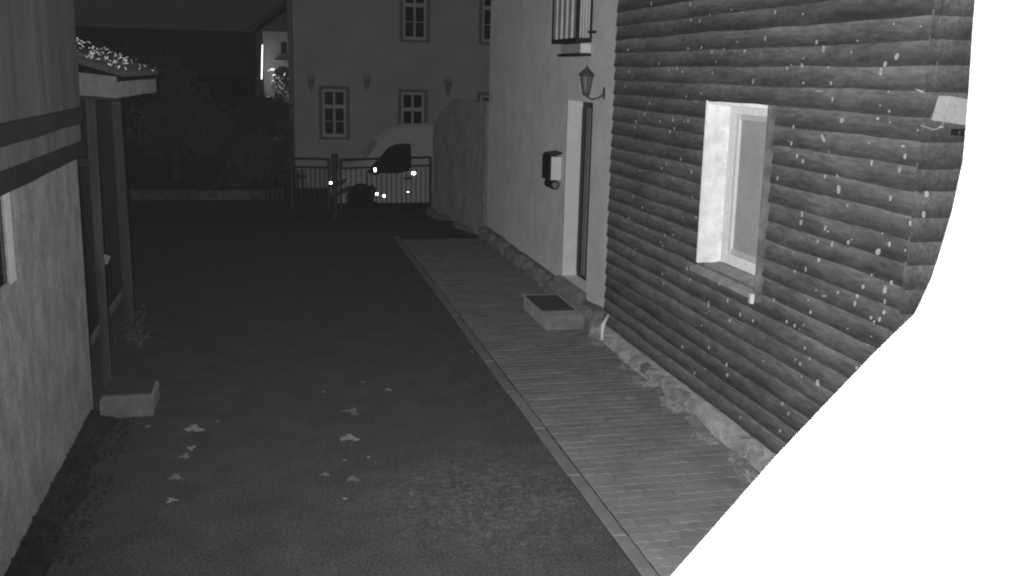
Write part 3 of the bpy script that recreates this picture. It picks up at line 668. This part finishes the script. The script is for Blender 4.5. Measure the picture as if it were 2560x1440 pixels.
for xw in (1.90, 4.75):
    B().lathe((xw, VY0+.04, .14), [(.38, 0), (.38, .012)], 20, 'Y').build('wheel_arch', m_tyre, van)
    for sy, s_ in ((VY0+.012, 1), (VY0+VW-.19, 1)):
        wh = B().lathe((xw, sy, .13), [(.20, 0), (.30, 0), (.315, .03), (.315, .14), (.30, .17), (.2, .17)], 22, 'Y').build('wheel', m_tyre, van)
        B().lathe((xw, sy-.006, .13), [(.0, .02), (.06, .0), (.17, .004), (.195, .02), (.195, .05)], 16, 'Y').build('rim', m_tyre, wh)
mi = B().box(2.14, 2.30, VY0-.20, VY0-.03, .64, .84, bev=.03).build('mirror', m_metal_d, van)
B().box(3.2, 5.4, VY0+.05, VY0+.06, 0, .02).build('sill_strip', m_metal_d, van)
def reflector(c, w_, h_, par, nm='reflector'):
    c = Vector(c); d = (CAM-c).normalized(); u = d.cross(Vector((0, 0, 1))).normalized(); q = u.cross(d); k = 12
    B().prism([c+u*math.cos(6.2832*i/k)*w_+q*math.sin(6.2832*i/k)*h_ for i in range(k)], d*-.02).build(nm, m_refl, par)
reflector(ony(938, 423, VY0-.21), .030, .055, van, 'mirror_glass')
reflector(ony(1034, 433, VY0-.02), .055, .035, van, 'side_reflector')
reflector(ony(1020, 480, VY0-.02), .03, .004, van, 'trim_reflector')

# ------------------------------------------------------------------ gate
g0, g1, g2, g3 = ony(728, 395, 20.35), ony(821, 395, 20.2), ony(850, 395, 20.25), ony(1076, 398, 20.95)
def leafgate(a, c, zt, zb, label, nb):
    t_ = thing('gate_leaf', (a.x, a.y, 0), label, 'gate', 'metal yard gate leaves'); a = Vector((a.x, a.y, 0)); c = Vector((c.x, c.y, 0)); Z = Vector((0, 0, 1))
    for q in (a, c): B().bar(q+Z*zb, q+Z*zt, .045).build('stile', m_metal_d, t_)
    for z, w_ in ((zt, .04), (zt-.17, .03), (zb+.03, .04)): B().bar(a+Z*z, c+Z*z, w_).build('rail', m_metal_d, t_)
    for k in range(1, nb): p = a+(c-a)*k/nb; B().bar(p+Z*(zb+.05), p+Z*(zt-.18), .012).build('bar', m_metal_d, t_)
    return t_
leafgate(g0, g1, 1.17, .08, 'short left leaf of the dark barred metal yard gate', 8)
rl = leafgate(g2, g3, 1.15, .08, 'long right leaf of the dark barred metal gate before the van', 18)
reflector(ony(942, 485, 20.45), .026, .026, rl); reflector(ony(960, 490, 20.5), .026, .026, rl)
gp = thing('gate_post', (1.2, 20.2, gz(20.2)), 'thick dark square post between the two gate leaves', 'post')
B().box(1.14, 1.25, 20.14, 20.25, -.1, 1.24, bev=.01).build('shaft', m_metal_d, gp); B().box(1.125, 1.265, 20.125, 20.265, 1.242, 1.265, bev=.006).build('cap', m_metal_d, gp)
B().bar((1.25, 20.2, .48), (1.50, 20.15, .60), .06, .09).build('latch_arm', m_metal_d, gp)
reflector(ony(827, 457, 20.11), .026, .026, gp)
fp = thing('fence_panel', (.1, 20.4, 0), 'dim slatted fence panel joining the left gate leaf', 'fence')
for k in range(9): B().bar((-.15+k*.09, 20.42, -.08), (-.15+k*.09, 20.42, .95+rnd(-.03, .03)), .06, .02).build('picket', m_darkplank, fp)
for z in (.25, .8): B().bar((-.2, 20.45, z), (.62, 20.45, z), .05).build('rail', m_darkplank, fp)

# ------------------------------------------------------------------ distant house lit by a tube lamp
dh = thing('distant_house', (-.2, 46, -.18), 'distant house lit by a vertical tube lamp', 'house')
YD = 46.0; P = lambda u, vv: ony(u, vv, YD)
xa = P(657, 100).x; b = B(); b.box(xa, xa+6, YD, YD+6, -.3, P(660, 78).z); b.build('wall', m_plaster_far, dh)
q = P(660, 78); B().prism([(xa-.6, YD-.5, q.z-.05), (xa+3, YD-.5, q.z+2.6), (xa+6.6, YD-.5, q.z-.05), (xa+6.6, YD-.5, q.z+.12), (xa+3, YD-.5, q.z+2.8), (xa-.6, YD-.5, q.z+.12)], (0, 7, 0)).build('roof', m_roof, dh)
a_, c_ = P(702, 105), P(733, 135); wo = B().box(a_.x, c_.x+.3, YD-.04, YD-.005, c_.z, a_.z).build('window', m_metal_d, dh)
B().box((a_.x+c_.x)/2, (a_.x+c_.x)/2+.05, YD-.06, YD-.03, c_.z, a_.z).build('mullion', m_cas, wo)
a_, c_ = P(684, 150), P(735, 158); B().box(a_.x, c_.x+1.2, YD-.9, YD-.005, c_.z, a_.z).build('balcony_slab', m_step, dh)
ar = []; ct = P(708, 190)
for k in range(9): t2 = math.pi*k/8; ar.append((ct.x+.42*math.cos(t2), YD-.02, ct.z+.42*math.sin(t2)))
B().prism([(ct.x-.42, YD-.02, .2)][::-1]+ar[::-1]+[(ct.x+.42, YD-.02, .2)], (0, .015, 0)).build('archway', m_metal_d, dh)
tl = thing('tube_lamp', (P(655, 200).x, YD-1.2, 0), 'thin bright vertical tube lamp at the corner of the distant house', 'lamp')
m_em = bpy.data.materials.new('lit_tube'); m_em.use_nodes = True; eb = m_em.node_tree.nodes['Principled BSDF']; eb.inputs['Emission Color'].default_value = (1, 1, 1, 1); eb.inputs['Emission Strength'].default_value = 2.2
ta, tb = ony(656, 112, YD-1.2), ony(654, 198, YD-1.2)
B().tube([ta, tb], .022, 8).build('tube', m_em, tl); B().tube([tb, (tb.x, tb.y, -.18)], .03, 8).build('pole', m_metal_d, tl)
pd = bpy.data.lights.new('tube_glow', 'POINT'); pd.energy = 22; pd.shadow_soft_size = .25; pg = bpy.data.objects.new('tube_glow', pd); COL.objects.link(pg); pg.location = (ta.x+.15, YD-1.6, 2.9)
shrub('lit_shrub', (P(715, 225).x, YD-1.6, -.18), .9, .5, 2.4, 900, .07, m_ivy, 'pale shrub lit by the tube lamp below the distant house')
# long dark barn closing the view on the left
bn = thing('far_barn', (-8, 52, -.18), 'long dark barn with a straight roof ridge beyond the trees', 'barn')
zr = ony(400, 72, 55).z
B().box(-16, -.8, 52, 58, -.3, 2.6).build('wall', m_darkplank, bn)
B().prism([(-16.3, 51.6, 2.5), (-16.3, 55, zr), (-16.3, 58.4, 2.5)], (15.6, 0, 0)).build('roof', m_roof, bn)

# ------------------------------------------------------------------ litter on the ground
lit = [(880, 1030, .12, 'pale curled leaf scrap with a raised tip on the lane'), (872, 1096, .13, 'pale flattened leaf scrap lying on the lane'), (880, 1200, .09, None), (440, 1195, .11, 'pale leaf heap lying on the lane beside the half-timbered wall'), (485, 1075, .15, 'dim ring of old leaves near the stone step'), (970, 975, .06, None), (808, 980, .05, None), (812, 1187, .06, None), (430, 1252, .07, None), (478, 1122, .07, None), (462, 1142, .07, None), (545, 1055, .05, None), (862, 1150, .03, None), (922, 1143, .03, None), (862, 1247, .03, None), (1028, 1236, .03, None), (1028, 1268, .025, None), (906, 956, .04, None), (1575, 997, .10, 'pale leaf scrap lying on the paved path'), (370, 1068, .05, None), (1180, 880, .022, 'tiny bright pebble beside the kerb'), (1222, 1335, .03, None), (1240, 1318, .025, None), (1305, 1362, .03, None), (1228, 1175, .02, None)]
for u, vv, sz, lb in lit:
    p = gnd(u, vv, .026 if u > 1500 else .003); n = 15; ring = []; mid = []; ph_ = rnd(0, 6.28)
    for k in range(n):
        t2 = 2*math.pi*k/n; rr = sz*.62*(.62+.38*math.cos(3*t2+ph_))*rnd(.55, 1.2)+sz*.10
        ring.append(p+Vector((math.cos(t2)*rr, math.sin(t2)*rr*1.25, rnd(.0, .10)*sz*1.6)))
        mid.append(p+Vector((math.cos(t2)*rr*.5, math.sin(t2)*rr*.6, sz*rnd(.05, .26))))
    b = B().add(ring+mid+[p+Vector((0, 0, sz*.12))], [(k, (k+1) % n, n+(k+1) % n, n+k) for k in range(n)]+[(n+k, n+(k+1) % n, 2*n) for k in range(n)])
    o = b.build('fallen_leaf', m_litter if u != 1180 else m_ivy, loc=(p.x, p.y, p.z))
    if lb: tag(o, lb, 'leaf')
    elif u < 400: tag(o, 'small pale leaf scrap just beside the stone step', 'leaf')
    elif u < 600: tag(o, 'small pale leaf scrap on the lane near the half-timbered wall', 'leaf', 'leaf scraps near the half-timbered wall')
    elif u > 1100: tag(o, 'pale crumb on the worn patch of asphalt near the kerb', 'leaf', 'crumbs on the worn patch')
    else: tag(o, 'small pale leaf scrap in the middle of the dark lane', 'leaf', 'leaf scraps in the middle of the lane')

# ------------------------------------------------------------------ white casing close beside the lens, on its own post
hd = thing('camera_casing', (.75, .75, 0), 'overexposed white casing on a post right beside the lens', 'casing')
out = [(2446, -60), (2436, 60), (2424, 250), (2411, 400), (2384, 525), (2350, 640), (2332, 695), (2306, 752), (2288, 788), (2262, 812), (2180, 892), (1942, 1142), (1680, 1440), (1600, 1530), (2900, 1530), (2900, -60)]
P3 = [ony(u, vv, .62) for u, vv in out]
ax = (ray(2500, 800)).normalized()*.10
b = B().prism(P3, ax); o = b.build('shell', m_hood, hd)
md = o.modifiers.new('bevel', 'BEVEL'); md.width = .006; md.segments = 3; md.limit_method = 'ANGLE'; md.angle_limit = .9
B().tube([(.70, .75, 0), (.70, .75, 2.55)], .04, 12).build('post', m_white, hd)
B().box(.55, .85, .60, .90, 0, .03, bev=.005).build('base_plate', m_metal_g, hd)
# ------------------------------------------------------------------ thin scattering volume added to lift the blacks
hz = stuff(B().box(-110, 110, -25, 125, -1.3, 13).build('black_lift_haze', m_white)); hz.data.materials.clear()
m_hz = bpy.data.materials.new('black_lift_volume'); m_hz.use_nodes = True; tn = m_hz.node_tree; tn.nodes.clear()
ho = tn.nodes.new('ShaderNodeOutputMaterial'); hv = tn.nodes.new('ShaderNodeVolumePrincipled'); hv.inputs['Color'].default_value = (.9, .9, .9, 1); hv.inputs['Density'].default_value = LIFT_DENSITY; hv.inputs['Anisotropy'].default_value = 0
tn.links.new(hv.outputs[0], ho.inputs['Volume']); hz.data.materials.append(m_hz)
for o in bpy.data.objects:
    if 'org' in o: del o['org']
    for k in ('v',):
        if k in o: del o[k]
